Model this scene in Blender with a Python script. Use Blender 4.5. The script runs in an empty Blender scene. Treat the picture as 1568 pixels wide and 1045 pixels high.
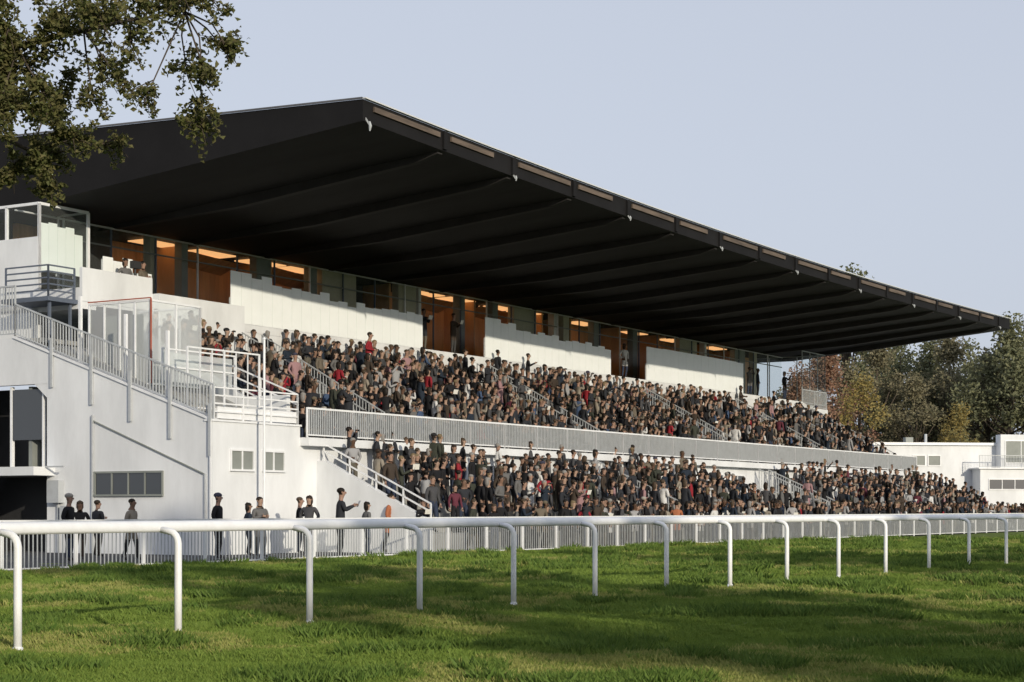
import bpy, bmesh, math, random
from mathutils import Vector, Matrix, Quaternion, noise
R = random.Random(7)
scene = bpy.context.scene
scene.view_settings.view_transform = 'Standard'
scene.view_settings.look = 'None'
scene.view_settings.exposure = 0

# ------------------------------------------------------------------ camera
CAM_H = 1.4
cd = bpy.data.cameras.new("camera"); cam = bpy.data.objects.new("camera", cd)
scene.collection.objects.link(cam); scene.camera = cam
cam.location = (0, 0, CAM_H); cam.rotation_euler = (math.radians(90), 0, 0)
cd.sensor_width = 36; cd.lens = 62.0; cd.shift_y = 0.1642; cd.clip_end = 5000; cd.clip_start = 0.1

# ------------------------------------------------------------------ light
SUN_AZ, SUN_EL = math.radians(152), math.radians(15)
w = bpy.data.worlds.new("World"); scene.world = w; w.use_nodes = True
nt = w.node_tree; bg = nt.nodes["Background"]
sky = nt.nodes.new("ShaderNodeTexSky"); sky.sky_type = 'NISHITA'; sky.sun_disc = False
sky.sun_elevation = SUN_EL; sky.sun_rotation = SUN_AZ
sky.air_density = 1.0; sky.dust_density = 2.5; sky.ozone_density = 1.0
hsv = nt.nodes.new("ShaderNodeHueSaturation"); hsv.inputs["Saturation"].default_value = 0.45; hsv.inputs["Value"].default_value = 1.1
mxs = nt.nodes.new("ShaderNodeMix"); mxs.data_type = 'RGBA'; mxs.inputs["Factor"].default_value = 0.76
mxs.inputs["B"].default_value = (3.8, 4.15, 4.98, 1)      # thin high haze layer
nt.links.new(sky.outputs[0], hsv.inputs["Color"]); nt.links.new(hsv.outputs[0], mxs.inputs["A"]); nt.links.new(mxs.outputs["Result"], bg.inputs[0])
bg.inputs[1].default_value = 0.15
ld = bpy.data.lights.new("sun", 'SUN'); ld.energy = 3.4; ld.angle = math.radians(0.6); ld.color = (1, 0.90, 0.72)
sun = bpy.data.objects.new("sun", ld); scene.collection.objects.link(sun)
sd = Vector((math.sin(SUN_AZ)*math.cos(SUN_EL), math.cos(SUN_AZ)*math.cos(SUN_EL), math.sin(SUN_EL)))
sun.rotation_euler = sd.to_track_quat('Z', 'Y').to_euler(); sun.location = (30, 30, 60)

# ------------------------------------------------------------------ materials
def mat(name, col, rough=0.6, noise_amt=0.0, nscale=3.0, metal=0.0, spec=0.4, transl=0.0, bump=0.0, stretch=None, emis=None):
    m = bpy.data.materials.new(name); m.use_nodes = True
    t = m.node_tree; b = t.nodes["Principled BSDF"]
    b.inputs["Base Color"].default_value = (*col, 1); b.inputs["Roughness"].default_value = rough
    b.inputs["Metallic"].default_value = metal; b.inputs["Specular IOR Level"].default_value = spec
    if emis:
        b.inputs["Emission Color"].default_value = (*emis[0], 1); b.inputs["Emission Strength"].default_value = emis[1]
    if noise_amt > 0 or bump > 0:
        tc = t.nodes.new("ShaderNodeTexCoord"); mp = t.nodes.new("ShaderNodeMapping")
        if stretch: mp.inputs["Scale"].default_value = stretch
        t.links.new(tc.outputs["Object"], mp.inputs[0])
        n = t.nodes.new("ShaderNodeTexNoise"); n.inputs["Scale"].default_value = nscale; n.inputs["Detail"].default_value = 6
        n.inputs["Roughness"].default_value = 0.65
        t.links.new(mp.outputs[0], n.inputs["Vector"])
        r = t.nodes.new("ShaderNodeValToRGB")
        lo = tuple(c*(1-noise_amt) for c in col); hi = tuple(min(1, c*(1+noise_amt*0.6)) for c in col)
        r.color_ramp.elements[0].color = (*lo, 1); r.color_ramp.elements[1].color = (*hi, 1)
        r.color_ramp.elements[0].position = 0.3; r.color_ramp.elements[1].position = 0.65
        t.links.new(n.outputs["Fac"], r.inputs[0]); t.links.new(r.outputs[0], b.inputs["Base Color"])
        if bump > 0:
            bp = t.nodes.new("ShaderNodeBump"); bp.inputs["Strength"].default_value = bump; bp.inputs["Distance"].default_value = 0.03
            t.links.new(n.outputs["Fac"], bp.inputs["Height"]); t.links.new(bp.outputs[0], b.inputs["Normal"])
    if transl > 0:
        tr = t.nodes.new("ShaderNodeBsdfTranslucent"); tr.inputs[0].default_value = (*col, 1)
        mx = t.nodes.new("ShaderNodeMixShader"); mx.inputs[0].default_value = transl
        t.links.new(b.outputs[0], mx.inputs[1]); t.links.new(tr.outputs[0], mx.inputs[2])
        t.links.new(mx.outputs[0], t.nodes["Material Output"].inputs[0])
    return m

def glass_mat(name, tint=(0.8, 0.85, 0.85), alpha=0.25, rough=0.05):
    m = bpy.data.materials.new(name); m.use_nodes = True; t = m.node_tree
    b = t.nodes["Principled BSDF"]; b.inputs["Base Color"].default_value = (*tint, 1); b.inputs["Roughness"].default_value = rough
    tr = t.nodes.new("ShaderNodeBsdfTransparent"); tr.inputs[0].default_value = (0.93, 0.96, 0.95, 1)
    mx = t.nodes.new("ShaderNodeMixShader"); mx.inputs[0].default_value = alpha
    t.links.new(tr.outputs[0], mx.inputs[1]); t.links.new(b.outputs[0], mx.inputs[2])
    t.links.new(mx.outputs[0], t.nodes["Material Output"].inputs[0])
    return m

M_white = mat("white_render", (0.68, 0.695, 0.715), 0.75, 0.14, 0.7, bump=0.05, stretch=(1, 1, 0.35))
M_white2 = mat("white_paint_metal", (0.74, 0.75, 0.77), 0.4, 0.08, 2.0)
M_rail = mat("white_pvc_rail", (0.82, 0.83, 0.85), 0.35, 0.06, 5.0)
M_screen = mat("frosted_screen", (0.90, 0.93, 0.93), 0.25, 0.03, 1.5, transl=0.08)
M_galv = mat("galvanised_bars", (0.42, 0.44, 0.46), 0.45, 0.1, 4.0)
M_conc = mat("concrete", (0.30, 0.30, 0.29), 0.85, 0.25, 1.2, bump=0.2)
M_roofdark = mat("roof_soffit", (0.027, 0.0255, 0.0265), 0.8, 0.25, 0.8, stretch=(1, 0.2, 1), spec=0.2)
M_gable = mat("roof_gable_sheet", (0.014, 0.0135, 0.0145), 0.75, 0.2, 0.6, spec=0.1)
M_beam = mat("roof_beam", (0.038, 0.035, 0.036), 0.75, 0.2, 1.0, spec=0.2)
M_rooftop = mat("roof_sheet", (0.10, 0.10, 0.11), 0.6, 0.2, 1.0)
M_edge = mat("roof_edge_metal", (0.55, 0.56, 0.58), 0.4)
M_wood = mat("fascia_wood", (0.12, 0.09, 0.07), 0.7, 0.5, 1.5, stretch=(0.4, 1, 3))
M_orange = mat("timber_panel", (0.60, 0.31, 0.12), 0.5, 0.3, 1.2, stretch=(3, 1, 0.3))
M_beige = mat("beige_panel", (0.46, 0.42, 0.32), 0.6, 0.15, 1.0)
M_grey = mat("grey_panel", (0.22, 0.235, 0.22), 0.6, 0.15, 1.0)
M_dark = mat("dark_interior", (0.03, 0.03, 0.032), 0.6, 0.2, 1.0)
M_winglass = mat("window_glass", (0.05, 0.055, 0.06), 0.08, spec=0.8)
M_glass = glass_mat("clear_glass", (0.5, 0.55, 0.55), 0.07)
M_glassbox = glass_mat("frosted_glass", (0.7, 0.72, 0.74), 0.42, 0.3)
M_red = mat("orange_frame", (0.36, 0.09, 0.05), 0.5)
M_bluegrey = mat("blue_grey_metal", (0.10, 0.12, 0.16), 0.5)
M_tarmac = mat("asphalt", (0.055, 0.055, 0.056), 0.9, 0.3, 2.0, bump=0.3)
M_lamp = mat("warm_lamp", (0.6, 0.4, 0.2), 0.5, emis=((1.0, 0.50, 0.20), 1.0))
M_bark = mat("bark", (0.07, 0.055, 0.042), 0.9, 0.4, 8, bump=0.6, stretch=(1, 1, 0.2))

def leafmat(name, cols, transl=0.35):
    m = bpy.data.materials.new(name); m.use_nodes = True; t = m.node_tree
    b = t.nodes["Principled BSDF"]; b.inputs["Roughness"].default_value = 0.6; b.inputs["Specular IOR Level"].default_value = 0.2
    g = t.nodes.new("ShaderNodeNewGeometry"); r = t.nodes.new("ShaderNodeValToRGB")
    els = r.color_ramp.elements
    for i, c in enumerate(cols):
        p = i/(len(cols)-1)
        if i == 0: e = els[0]
        elif i == len(cols)-1: e = els[-1]
        else: e = els.new(p)
        e.position = p; e.color = (*c, 1)
    t.links.new(g.outputs["Random Per Island"], r.inputs[0]); t.links.new(r.outputs[0], b.inputs["Base Color"])
    tr = t.nodes.new("ShaderNodeBsdfTranslucent"); t.links.new(r.outputs[0], tr.inputs[0])
    mx = t.nodes.new("ShaderNodeMixShader"); mx.inputs[0].default_value = transl
    t.links.new(b.outputs[0], mx.inputs[1]); t.links.new(tr.outputs[0], mx.inputs[2])
    t.links.new(mx.outputs[0], t.nodes["Material Output"].inputs[0])
    return m
L_oak = leafmat("oak_leaves", [(0.09, 0.105, 0.035), (0.13, 0.14, 0.05), (0.18, 0.165, 0.07), (0.11, 0.105, 0.045)])
L_green = leafmat("dull_green_leaves", [(0.14, 0.155, 0.09), (0.22, 0.22, 0.12), (0.17, 0.18, 0.11)])
L_yellow = leafmat("yellow_leaves", [(0.25, 0.21, 0.08), (0.36, 0.27, 0.09), (0.2, 0.2, 0.10)])
L_orange = leafmat("orange_leaves", [(0.26, 0.15, 0.11), (0.35, 0.20, 0.13), (0.23, 0.18, 0.13)])
L_brown = leafmat("brown_leaves", [(0.21, 0.19, 0.12), (0.27, 0.24, 0.15), (0.15, 0.15, 0.09)])

# ------------------------------------------------------------------ mesh builder
class MB:
    def __init__(s): s.v = []; s.f = []; s.m = []; s.mats = []
    def mi(s, m):
        if m not in s.mats: s.mats.append(m)
        return s.mats.index(m)
    def quad(s, pts, m):
        b = len(s.v); s.v += [tuple(p) for p in pts]; s.f.append(tuple(range(b, b+len(pts)))); s.m.append(s.mi(m))
    def box(s, x0, x1, y0, y1, z0, z1, m):
        b = len(s.v); i = s.mi(m)
        s.v += [(x0,y0,z0),(x1,y0,z0),(x1,y1,z0),(x0,y1,z0),(x0,y0,z1),(x1,y0,z1),(x1,y1,z1),(x0,y1,z1)]
        for f in ((0,3,2,1),(4,5,6,7),(0,1,5,4),(1,2,6,5),(2,3,7,6),(3,0,4,7)):
            s.f.append(tuple(b+j for j in f)); s.m.append(i)
    def prism(s, poly, x0, x1, m):   # poly in (y,z), extruded along x
        n = len(poly); b = len(s.v); i = s.mi(m)
        s.v += [(x0, p[0], p[1]) for p in poly] + [(x1, p[0], p[1]) for p in poly]
        s.f.append(tuple(b+j for j in range(n))); s.m.append(i)
        s.f.append(tuple(b+n+j for j in reversed(range(n)))); s.m.append(i)
        for j in range(n):
            k = (j+1) % n; s.f.append((b+j, b+n+j, b+n+k, b+k)); s.m.append(i)
    def bar(s, p0, p1, wd, m, wd2=None):
        p0 = Vector(p0); p1 = Vector(p1); d = (p1-p0)
        if d.length < 1e-6: return
        d.normalize(); a = Vector((0,0,1)) if abs(d.z) < 0.9 else Vector((0,1,0))
        x = d.cross(a).normalized(); y = d.cross(x).normalized(); h = wd/2; g = (wd2 or wd)/2
        b = len(s.v); i = s.mi(m)
        for p in (p0, p1):
            for sx, sy in ((-1,-1),(1,-1),(1,1),(-1,1)):
                s.v.append(tuple(p + x*h*sx + y*g*sy))
        for f in ((0,1,2,3),(7,6,5,4),(0,4,5,1),(1,5,6,2),(2,6,7,3),(3,7,4,0)):
            s.f.append(tuple(b+j for j in f)); s.m.append(i)
    def tube(s, pts, rad, m, seg=8):
        pts = [Vector(p) for p in pts]; n = len(pts)
        if not hasattr(rad, '__len__'): rad = [rad]*n
        b = len(s.v); i = s.mi(m); ref = None
        for q in range(n):
            d = (pts[min(q+1, n-1)] - pts[max(q-1, 0)]).normalized()
            if ref is None:
                a = Vector((0,0,1)) if abs(d.z) < 0.9 else Vector((1,0,0)); ref = d.cross(a).normalized()
            ref = (ref - d*ref.dot(d)).normalized(); y = d.cross(ref)
            for k in range(seg):
                an = 2*math.pi*k/seg
                s.v.append(tuple(pts[q] + (ref*math.cos(an) + y*math.sin(an))*rad[q]))
        for q in range(n-1):
            for k in range(seg):
                k2 = (k+1) % seg
                s.f.append((b+q*seg+k, b+q*seg+k2, b+(q+1)*seg+k2, b+(q+1)*seg+k)); s.m.append(i)
        s.f.append(tuple(b+k for k in reversed(range(seg)))); s.m.append(i)
        s.f.append(tuple(b+(n-1)*seg+k for k in range(seg))); s.m.append(i)
    def mesh(s, name, smooth=False):
        me = bpy.data.meshes.new(name); me.from_pydata(s.v, [], s.f)
        for m in s.mats: me.materials.append(m)
        me.polygons.foreach_set("material_index", s.m)
        if smooth: me.polygons.foreach_set("use_smooth", [True]*len(s.f))
        me.update(); return me
    def obj(s, name, parent=None, smooth=False):
        o = bpy.data.objects.new(name, s.mesh(name, smooth)); scene.collection.objects.link(o)
        if parent: o.parent = parent
        return o
def empty(name, loc=(0,0,0), rz=0):
    e = bpy.data.objects.new(name, None); scene.collection.objects.link(e); e.location = loc; e.rotation_euler = (0,0,rz)
    e.empty_display_size = 0.5; return e

ANG = math.atan2(0.858, 0.5136)
C0 = Vector((-8.84, 52, 0)); D = Vector((0.5136, 0.858, 0)); N = Vector((-0.858, 0.5136, 0))
def W(k, t, h=0): return C0 + D*k + N*t + Vector((0,0,h))

# ------------------------------------------------------------------ ground
def gh(x, y):
    f = max(0.0, min(1.0, (60-y)/25.0)) if abs(x) < 60 else 0.0
    v = Vector((x*0.35, y*0.35, 0))
    return f*(0.08*noise.noise(v) + 0.04*noise.noise(v*3.1))
def axis(lo, hi, fine_lo, fine_hi, st):
    a = []; x = fine_lo
    while x <= fine_hi: a.append(x); x += st
    g = st; x = fine_hi
    while x < hi: g *= 1.6; x += g; a.append(min(x, hi))
    g = st; x = fine_lo
    while x > lo: g *= 1.6; x -= g; a.insert(0, max(x, lo))
    return a
xs = axis(-1500, 1500, -14, 22, 0.3); ys = axis(-300, 2500, 8, 60, 0.3)
gv = [(x, y, gh(x, y)) for y in ys for x in xs]
nx = len(xs)
gf = [(j*nx+i, j*nx+i+1, (j+1)*nx+i+1, (j+1)*nx+i) for j in range(len(ys)-1) for i in range(nx-1)]
me = bpy.data.meshes.new("ground"); me.from_pydata(gv, [], gf); me.polygons.foreach_set("use_smooth", [True]*len(gf))
M_ground = bpy.data.materials.new("grass_ground"); M_ground.use_nodes = True
t = M_ground.node_tree; b = t.nodes["Principled BSDF"]; b.inputs["Roughness"].default_value = 0.95; b.inputs["Specular IOR Level"].default_value = 0.05
tc = t.nodes.new("ShaderNodeTexCoord")
n1 = t.nodes.new("ShaderNodeTexNoise"); n1.inputs["Scale"].default_value = 0.5; n1.inputs["Detail"].default_value = 8
n2 = t.nodes.new("ShaderNodeTexNoise"); n2.inputs["Scale"].default_value = 14; n2.inputs["Detail"].default_value = 4
t.links.new(tc.outputs["Object"], n1.inputs["Vector"]); t.links.new(tc.outputs["Object"], n2.inputs["Vector"])
r1 = t.nodes.new("ShaderNodeValToRGB"); r1.color_ramp.elements[0].position = 0.35; r1.color_ramp.elements[1].position = 0.68
r1.color_ramp.elements[0].color = (0.10, 0.15, 0.035, 1); r1.color_ramp.elements[1].color = (0.19, 0.23, 0.07, 1)
mm = t.nodes.new("ShaderNodeMath"); mm.operation = 'ADD'; ms = t.nodes.new("ShaderNodeMath"); ms.operation = 'MULTIPLY'; ms.inputs[1].default_value = 0.5
t.links.new(n1.outputs["Fac"], mm.inputs[0]); t.links.new(n2.outputs["Fac"], mm.inputs[1]); t.links.new(mm.outputs[0], ms.inputs[0])
t.links.new(ms.outputs[0], r1.inputs[0]); t.links.new(r1.outputs[0], b.inputs["Base Color"])
bp = t.nodes.new("ShaderNodeBump"); bp.inputs["Strength"].default_value = 0.8; bp.inputs["Distance"].default_value = 0.05
t.links.new(n2.outputs["Fac"], bp.inputs["Height"]); t.links.new(bp.outputs[0], b.inputs["Normal"])
me.materials.append(M_ground); me.update()
g = bpy.data.objects.new("ground", me); scene.collection.objects.link(g)

mb = MB()
mb.box(-60, 130, -5.15, 40, -0.02, 0.035, M_tarmac)
o = mb.obj("paved_enclosure"); o.location = C0; o.rotation_euler = (0,0,ANG)

# grass tufts
grass = empty("grass")
G1 = leafmat("grass_blade", [(0.14, 0.225, 0.04), (0.23, 0.31, 0.065), (0.18, 0.265, 0.05)], 0.25)
G2 = leafmat("grass_blade_dry", [(0.23, 0.27, 0.07), (0.40, 0.40, 0.14), (0.31, 0.34, 0.09)], 0.25)
G3 = leafmat("grass_blade_deep", [(0.085, 0.16, 0.03), (0.16, 0.24, 0.05), (0.12, 0.19, 0.038)], 0.25)
tufts = []
for tix, (m, nb, rad_, h0, h1, ln) in enumerate(((G1,50,.14,.03,.08,.05),(G1,50,.16,.025,.07,.06),(G3,60,.13,.06,.12,.09),(G2,50,.15,.03,.09,.07))):
    mb = MB()
    for i in range(nb):
        a = R.random()*6.28; rr = rad_*math.sqrt(R.random()); x, y = rr*math.cos(a), rr*math.sin(a)
        hgt = R.uniform(h0, h1); la = R.gauss(0.3, 1.3); lean = R.uniform(0.01, ln)
        wd = R.uniform(0.0035, 0.007); px, py = -math.sin(la)*wd, math.cos(la)*wd
        mx, my = x+math.cos(la)*lean*0.4, y+math.sin(la)*lean*0.4
        ex, ey = x+math.cos(la)*lean, y+math.sin(la)*lean
        mb.quad([(x-px,y-py,-0.02),(x+px,y+py,-0.02),(mx+px*.8,my+py*.8,hgt*0.6),(ex,ey,hgt),(mx-px*.8,my-py*.8,hgt*0.6)], m)
    tufts.append(mb)
NT = 44000
par = [([], []) for _ in range(4)]
for i in range(NT):
    y = 13.2 + (78-13.2)*(R.random()**1.9)
    x = R.uniform(-0.31, 0.31)*y
    rel = Vector((x,y,0))-C0
    if rel.dot(N) > -5.5: continue
    dens = noise.noise(Vector((x*0.6, y*0.6, 3))) + 0.6*noise.noise(Vector((x*2.1, y*2.1, 8)))
    d2 = noise.noise(Vector((x*0.25, y*0.25, 21))) + 0.5*noise.noise(Vector((x*1.3, y*1.3, 31)))
    s = 0.8 + 0.6*max(-0.4, dens) + R.uniform(-0.1, 0.2)
    if R.random() < 0.02: s *= 1.2
    s *= (1 + (y-13)*0.02)
    a = R.gauss(0, 1.2); tx, ty = R.uniform(-0.15, 0.15), R.uniform(-0.15, 0.15)
    q = Quaternion((0,0,1), a); nrm = Vector((tx, ty, 1)).normalized()
    rot = nrm.to_track_quat('Z', 'Y') @ q
    z = gh(x, y); half = 0.5*s
    if dens > 0.3 and R.random() < 0.5: kind = 2
    elif d2 > 0.1 and R.random() < 0.6: kind = 3
    else: kind = R.randrange(2)
    pv, pf = par[kind]
    bidx = len(pv)
    for cx, cy in ((-half,-half),(half,-half),(half,half),(-half,half)):
        v = rot @ Vector((cx, cy, 0)); pv.append((x+v.x, y+v.y, z+v.z))
    pf.append((bidx, bidx+1, bidx+2, bidx+3))
for i in range(4):
    pm = bpy.data.meshes.new("grass_points"); pm.from_pydata(par[i][0], [], par[i][1]); pm.update()
    po = bpy.data.objects.new("turf_patch_%d" % i, pm); scene.collection.objects.link(po); po.parent = grass
    to = tufts[i].obj("grass_tuft_%d" % i, po)
    po.instance_type = 'FACES'; po.use_instance_faces_scale = True; po.instance_faces_scale = 1.0
    po.show_instancer_for_render = False; po.show_instancer_for_viewport = False

# ------------------------------------------------------------------ running rail
mb = MB()
def rp(i): return Vector((-4.75 + 1.146*i + 0.01183*i*i, 16.95 + 2.03*i, 0))
rail_pts = []
for i in range(-4, 34):
    p = rp(i); tan = (rp(i+0.1)-rp(i-0.1)).normalized(); nn = Vector((-tan.y, tan.x, 0))
    p.z = gh(p.x, p.y) - 0.1
    top = 1.03
    pts = [p, Vector((p.x, p.y, 0.5)), Vector((p.x, p.y, top))]
    for a in (20, 40, 60, 78):
        a = math.radians(a); pts.append(Vector((p.x, p.y, top)) + nn*(0.13*(1-math.cos(a))) + Vector((0,0,0.13*math.sin(a))))
    pts.append(pts[-1] + nn*0.16 + Vector((0,0,0.025)))
    mb.tube(pts, [0.04]*3 + [0.038]*4 + [0.034], M_rail, 10)
    mb.tube([(p.x, p.y, 0.0), (p.x, p.y, 0.07)], [0.055, 0.05], M_rail, 10)
for q in range(-16, 133):
    i = q/4; p = rp(i); tan = (rp(i+0.1)-rp(i-0.1)).normalized(); nn = Vector((-tan.y, tan.x, 0))
    rail_pts.append((p + nn*0.3, nn))
prof = [(-0.055, 1.15), (-0.075, 1.175), (-0.075, 1.225), (-0.05, 1.262), (0, 1.275), (0.05, 1.262), (0.075, 1.225), (0.075, 1.175), (0.055, 1.15)]
b0 = len(mb.v); mi_ = mb.mi(M_rail); n = len(prof)
for p, nn in rail_pts:
    for a, z in prof: mb.v.append((p.x+nn.x*a, p.y+nn.y*a, z))
for q in range(len(rail_pts)-1):
    for k in range(n):
        k2 = (k+1) % n; mb.f.append((b0+q*n+k, b0+q*n+k2, b0+(q+1)*n+k2, b0+(q+1)*n+k)); mb.m.append(mi_)
mb.obj("running_rail", smooth=True)

# ------------------------------------------------------------------ bar fences helper
def railing(mb, p0, p1, hgt, m, sp=0.12, bw=0.02, low=0.08, post=2.0, pw=0.05, topw=0.05, mp=None):
    p0 = Vector(p0); p1 = Vector(p1); L = (p1-p0).length; mp = mp or m
    up = Vector((0,0,1))
    mb.bar(p0+up*hgt, p1+up*hgt, topw, mp); mb.bar(p0+up*low, p1+up*low, topw*0.7, mp)
    n = max(1, int(L/sp))
    for i in range(1, n):
        p = p0.lerp(p1, i/n); mb.bar(p+up*low, p+up*(hgt-topw/2), bw, m)
    n = max(1, round(L/post))
    for i in range(n+1):
        p = p0.lerp(p1, i/n); mb.bar(p, p+up*(hgt+0.02), pw, mp)

def rails_h(mb, p0, p1, hgt, m, nr=3, pw=0.05, post=1.3):
    p0 = Vector(p0); p1 = Vector(p1); up = Vector((0,0,1)); L = (p1-p0).length
    for i in range(nr): mb.bar(p0+up*hgt*(i+1)/nr, p1+up*hgt*(i+1)/nr, 0.045, m)
    n = max(1, round(L/post))
    for i in range(n+1):
        p = p0.lerp(p1, i/n); mb.bar(p, p+up*(hgt+0.01), pw, m)

mb = MB()
for s in range(0, 58):
    k = -22 + s*2.2
    railing(mb, (k, -5.44, 0.02), (k+2.16, -5.44, 0.02), 1.12, M_galv, sp=0.12, bw=0.02, post=2.16, pw=0.05, topw=0.045, mp=M_white2)
o = mb.obj("spectator_fence"); o.location = C0; o.rotation_euler = (0,0,ANG)

# ------------------------------------------------------------------ grandstand
GS = empty("grandstand", C0, ANG)
K0, K1 = 2.3, 72.6
def sag(k):
    u = (k-K0)/(K1-K0); return -0.5*4*u*(1-u)*(1.15-0.3*u)
rb = MB(); NSEG = 28
TF, TB, TX = -3.8, 10.9, 17.0
def soff(k, t):
    a = (t-TF)/(TB-TF)
    hf = 12.86 + sag(k); hb = 11.45
    return hf + (hb-hf)*min(a, 1.0)
def rtop(k, t):
    a = (t-TF)/(TX-TF); return 13.5 + sag(k) + (14.15-13.5-sag(k))*a
for i in range(NSEG):
    a = K0+(K1-K0)*i/NSEG; c = K0+(K1-K0)*(i+1)/NSEG
    ts = [TF, 0, 4, 8, TB]
    for j in range(4):
        rb.quad([(a,ts[j],soff(a,ts[j])),(a,ts[j+1],soff(a,ts[j+1])),(c,ts[j+1],soff(c,ts[j+1])),(c,ts[j],soff(c,ts[j]))], M_roofdark)
    rb.quad([(a,TB,soff(a,TB)),(a,TX,11.45),(c,TX,11.45),(c,TB,soff(c,TB))], M_roofdark)
    rb.quad([(a,TF,rtop(a,TF)),(c,TF,rtop(c,TF)),(c,TX,rtop(c,TX)),(a,TX,rtop(a,TX))], M_rooftop)
    rb.quad([(a,TX,11.45),(a,TX,rtop(a,TX)),(c,TX,rtop(c,TX)),(c,TX,11.45)], M_rooftop)
    rb.quad([(a,TF,soff(a,TF)),(c,TF,soff(c,TF)),(c,TF,rtop(c,TF)),(a,TF,rtop(a,TF))], M_gable)
for k in (K0, K1):
    rb.quad([(k,TF,soff(k,TF)),(k,TF,rtop(k,TF)),(k,TX,rtop(k,TX)),(k,TX,11.45),(k,TB,soff(k,TB))], M_gable)
rb.obj("roof_slab", GS)
rb = MB()
bk = []
k = K0+0.15
while k < K1:
    bk.append(k); k += 4.22
for idx, k in enumerate(bk):
    if idx == 0: continue
    poly = [(TF+0.15, soff(k,TF)+0.02), (TB, soff(k,TB)+0.02), (TB, soff(k,TB)-0.1), (4.5, soff(k,4.5)-0.34), (TF+0.9, soff(k,TF+0.9)-0.2), (TF+0.15, soff(k,TF)-0.08)]
    rb.prism(poly, k-0.14, k+0.14, M_beam)
rb.obj("roof_beams", GS)
rb = MB()
for i in range(NSEG*2):
    a = K0+(K1-K0)*i/(NSEG*2); c = K0+(K1-K0)*(i+1)/(NSEG*2)
    rb.bar((a,TF-0.05,rtop(a,TF)+0.03),(c,TF-0.05,rtop(c,TF)+0.03),0.12,M_edge,0.04)
for i in range(len(bk)-1):
    a, c = bk[i]+0.35, bk[i+1]-(1.3 if i % 2 else 0.3)
    rb.bar((a,TF-0.04,rtop(a,TF)-0.2),(c,TF-0.04,rtop(c,TF)-0.2),0.06,M_wood,0.16)
for i in range(1, len(bk)):
    k = bk[i]; rb.box(k-0.1,k+0.1,TF-0.08,TF-0.003,rtop(k,TF)-0.6,rtop(k,TF)-0.03,M_gable)
rb.bar((K0-0.03,TF,rtop(K0,TF)+0.03),(K0-0.03,TX,rtop(K0,TX)+0.03),0.05,M_rooftop,0.05)
rb.bar((K1+0.03,TF,rtop(K1,TF)+0.03),(K1+0.03,TX,rtop(K1,TX)+0.03),0.05,M_edge,0.05)
rb.obj("roof_fascia", GS)
rb = MB()
for k in bk[::2]:
    z = soff(k,TF); sc_ = 1.0 if k < 5 else 0.6
    rb.bar((k,TF+0.02,z+0.12),(k+0.02,TF-0.12,z-0.1),0.04,M_galv)
    rb.tube([(k+0.02,TF-0.12,z-0.0),(k+0.03,TF-0.14,z-0.13*sc_),(k+0.03,TF-0.12,z-0.28*sc_)],[0.025,0.05*sc_,0.02],M_galv,8)
rb.obj("floodlights", GS)

# walls
wb = MB()
wb.prism([(0,0),(0,4.0),(6.74,6.34),(6.74,0)], 0, 0.25, M_white)
wb.prism([(6.74,5.35),(6.74,6.34),(8.2,6.85),(17,6.85),(17,5.35)], 0, 0.25, M_white)
wb.prism([(6.741,5.35),(6.741,4.9),(7.3,5.35)], 0.01, 0.24, M_white)
wb.prism([(9.2,5.35),(10.2,5.35),(10.2,4.7)], 0.01, 0.24, M_white)
wb.box(0, 0.25, 10.2, 17, 0, 5.35, M_white)
wb.box(1.6, 1.8, 6.74, 17, 0, 5.35, M_dark)
wb.box(0.25, 1.6, 6.76, 10.2, 2.45, 2.6, M_conc)
wb.box(-0.9, 0.25, 6.4, 12, 2.45, 2.72, M_white)
wb.box(0.2, 1.7, 7.6, 7.75, 2.6, 5.3, M_grey); wb.box(0.1,0.22,7.0,7.06,2.7,5.3,M_white2); wb.box(0.1,0.22,8.4,8.48,2.7,5.3,M_white2)
wb.box(0.12, 0.2, 7.08, 8.38, 3.6, 5.2, M_winglass)
wb.box(0.25, 4.2, 0, 0.25, 0, 4.0, M_white)
wb.box(4.2, 66, 0, 0.25, 0, 3.4, M_white)
wb.box(65.75, 66, 0.25, 17, 0, 3.4, M_white)
wb.box(0.25, 4.2, 0.25, 8, 3.85, 4.0, M_conc)
wb.box(-0.04, 4.24, -0.04, 0.28, 4.0, 4.06, M_white2)
wb.bar((0.12,-0.02,4.03),(0.12,8.2,6.88),0.34,M_white2,0.06)
wb.bar((-0.03,0.3,2.45),(-0.03,4.8,4.15),0.05,M_grey,0.03)
wb.bar((-0.03,0.25,0.05),(-0.03,0.25,2.45),0.05,M_galv)
wb.bar((-0.05,4.75,0.05),(-0.05,4.75,4.3),0.06,M_galv)
wb.bar((-0.05,0.02,0.05),(-0.05,0.02,4.0),0.05,M_white2)
wb.box(-0.25,-0.002,6.0,6.5,1.6,2.3,M_galv); wb.box(-0.2,-0.002,5.6,6.0,0.9,1.5,M_galv); wb.bar((-0.06,6.2,0.05),(-0.06,6.2,1.6),0.06,M_galv)
wb.bar((-0.4,5.6,2.72),(-0.4,6.4,2.72),0.05,M_galv)
wb.obj("walls", GS)

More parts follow.
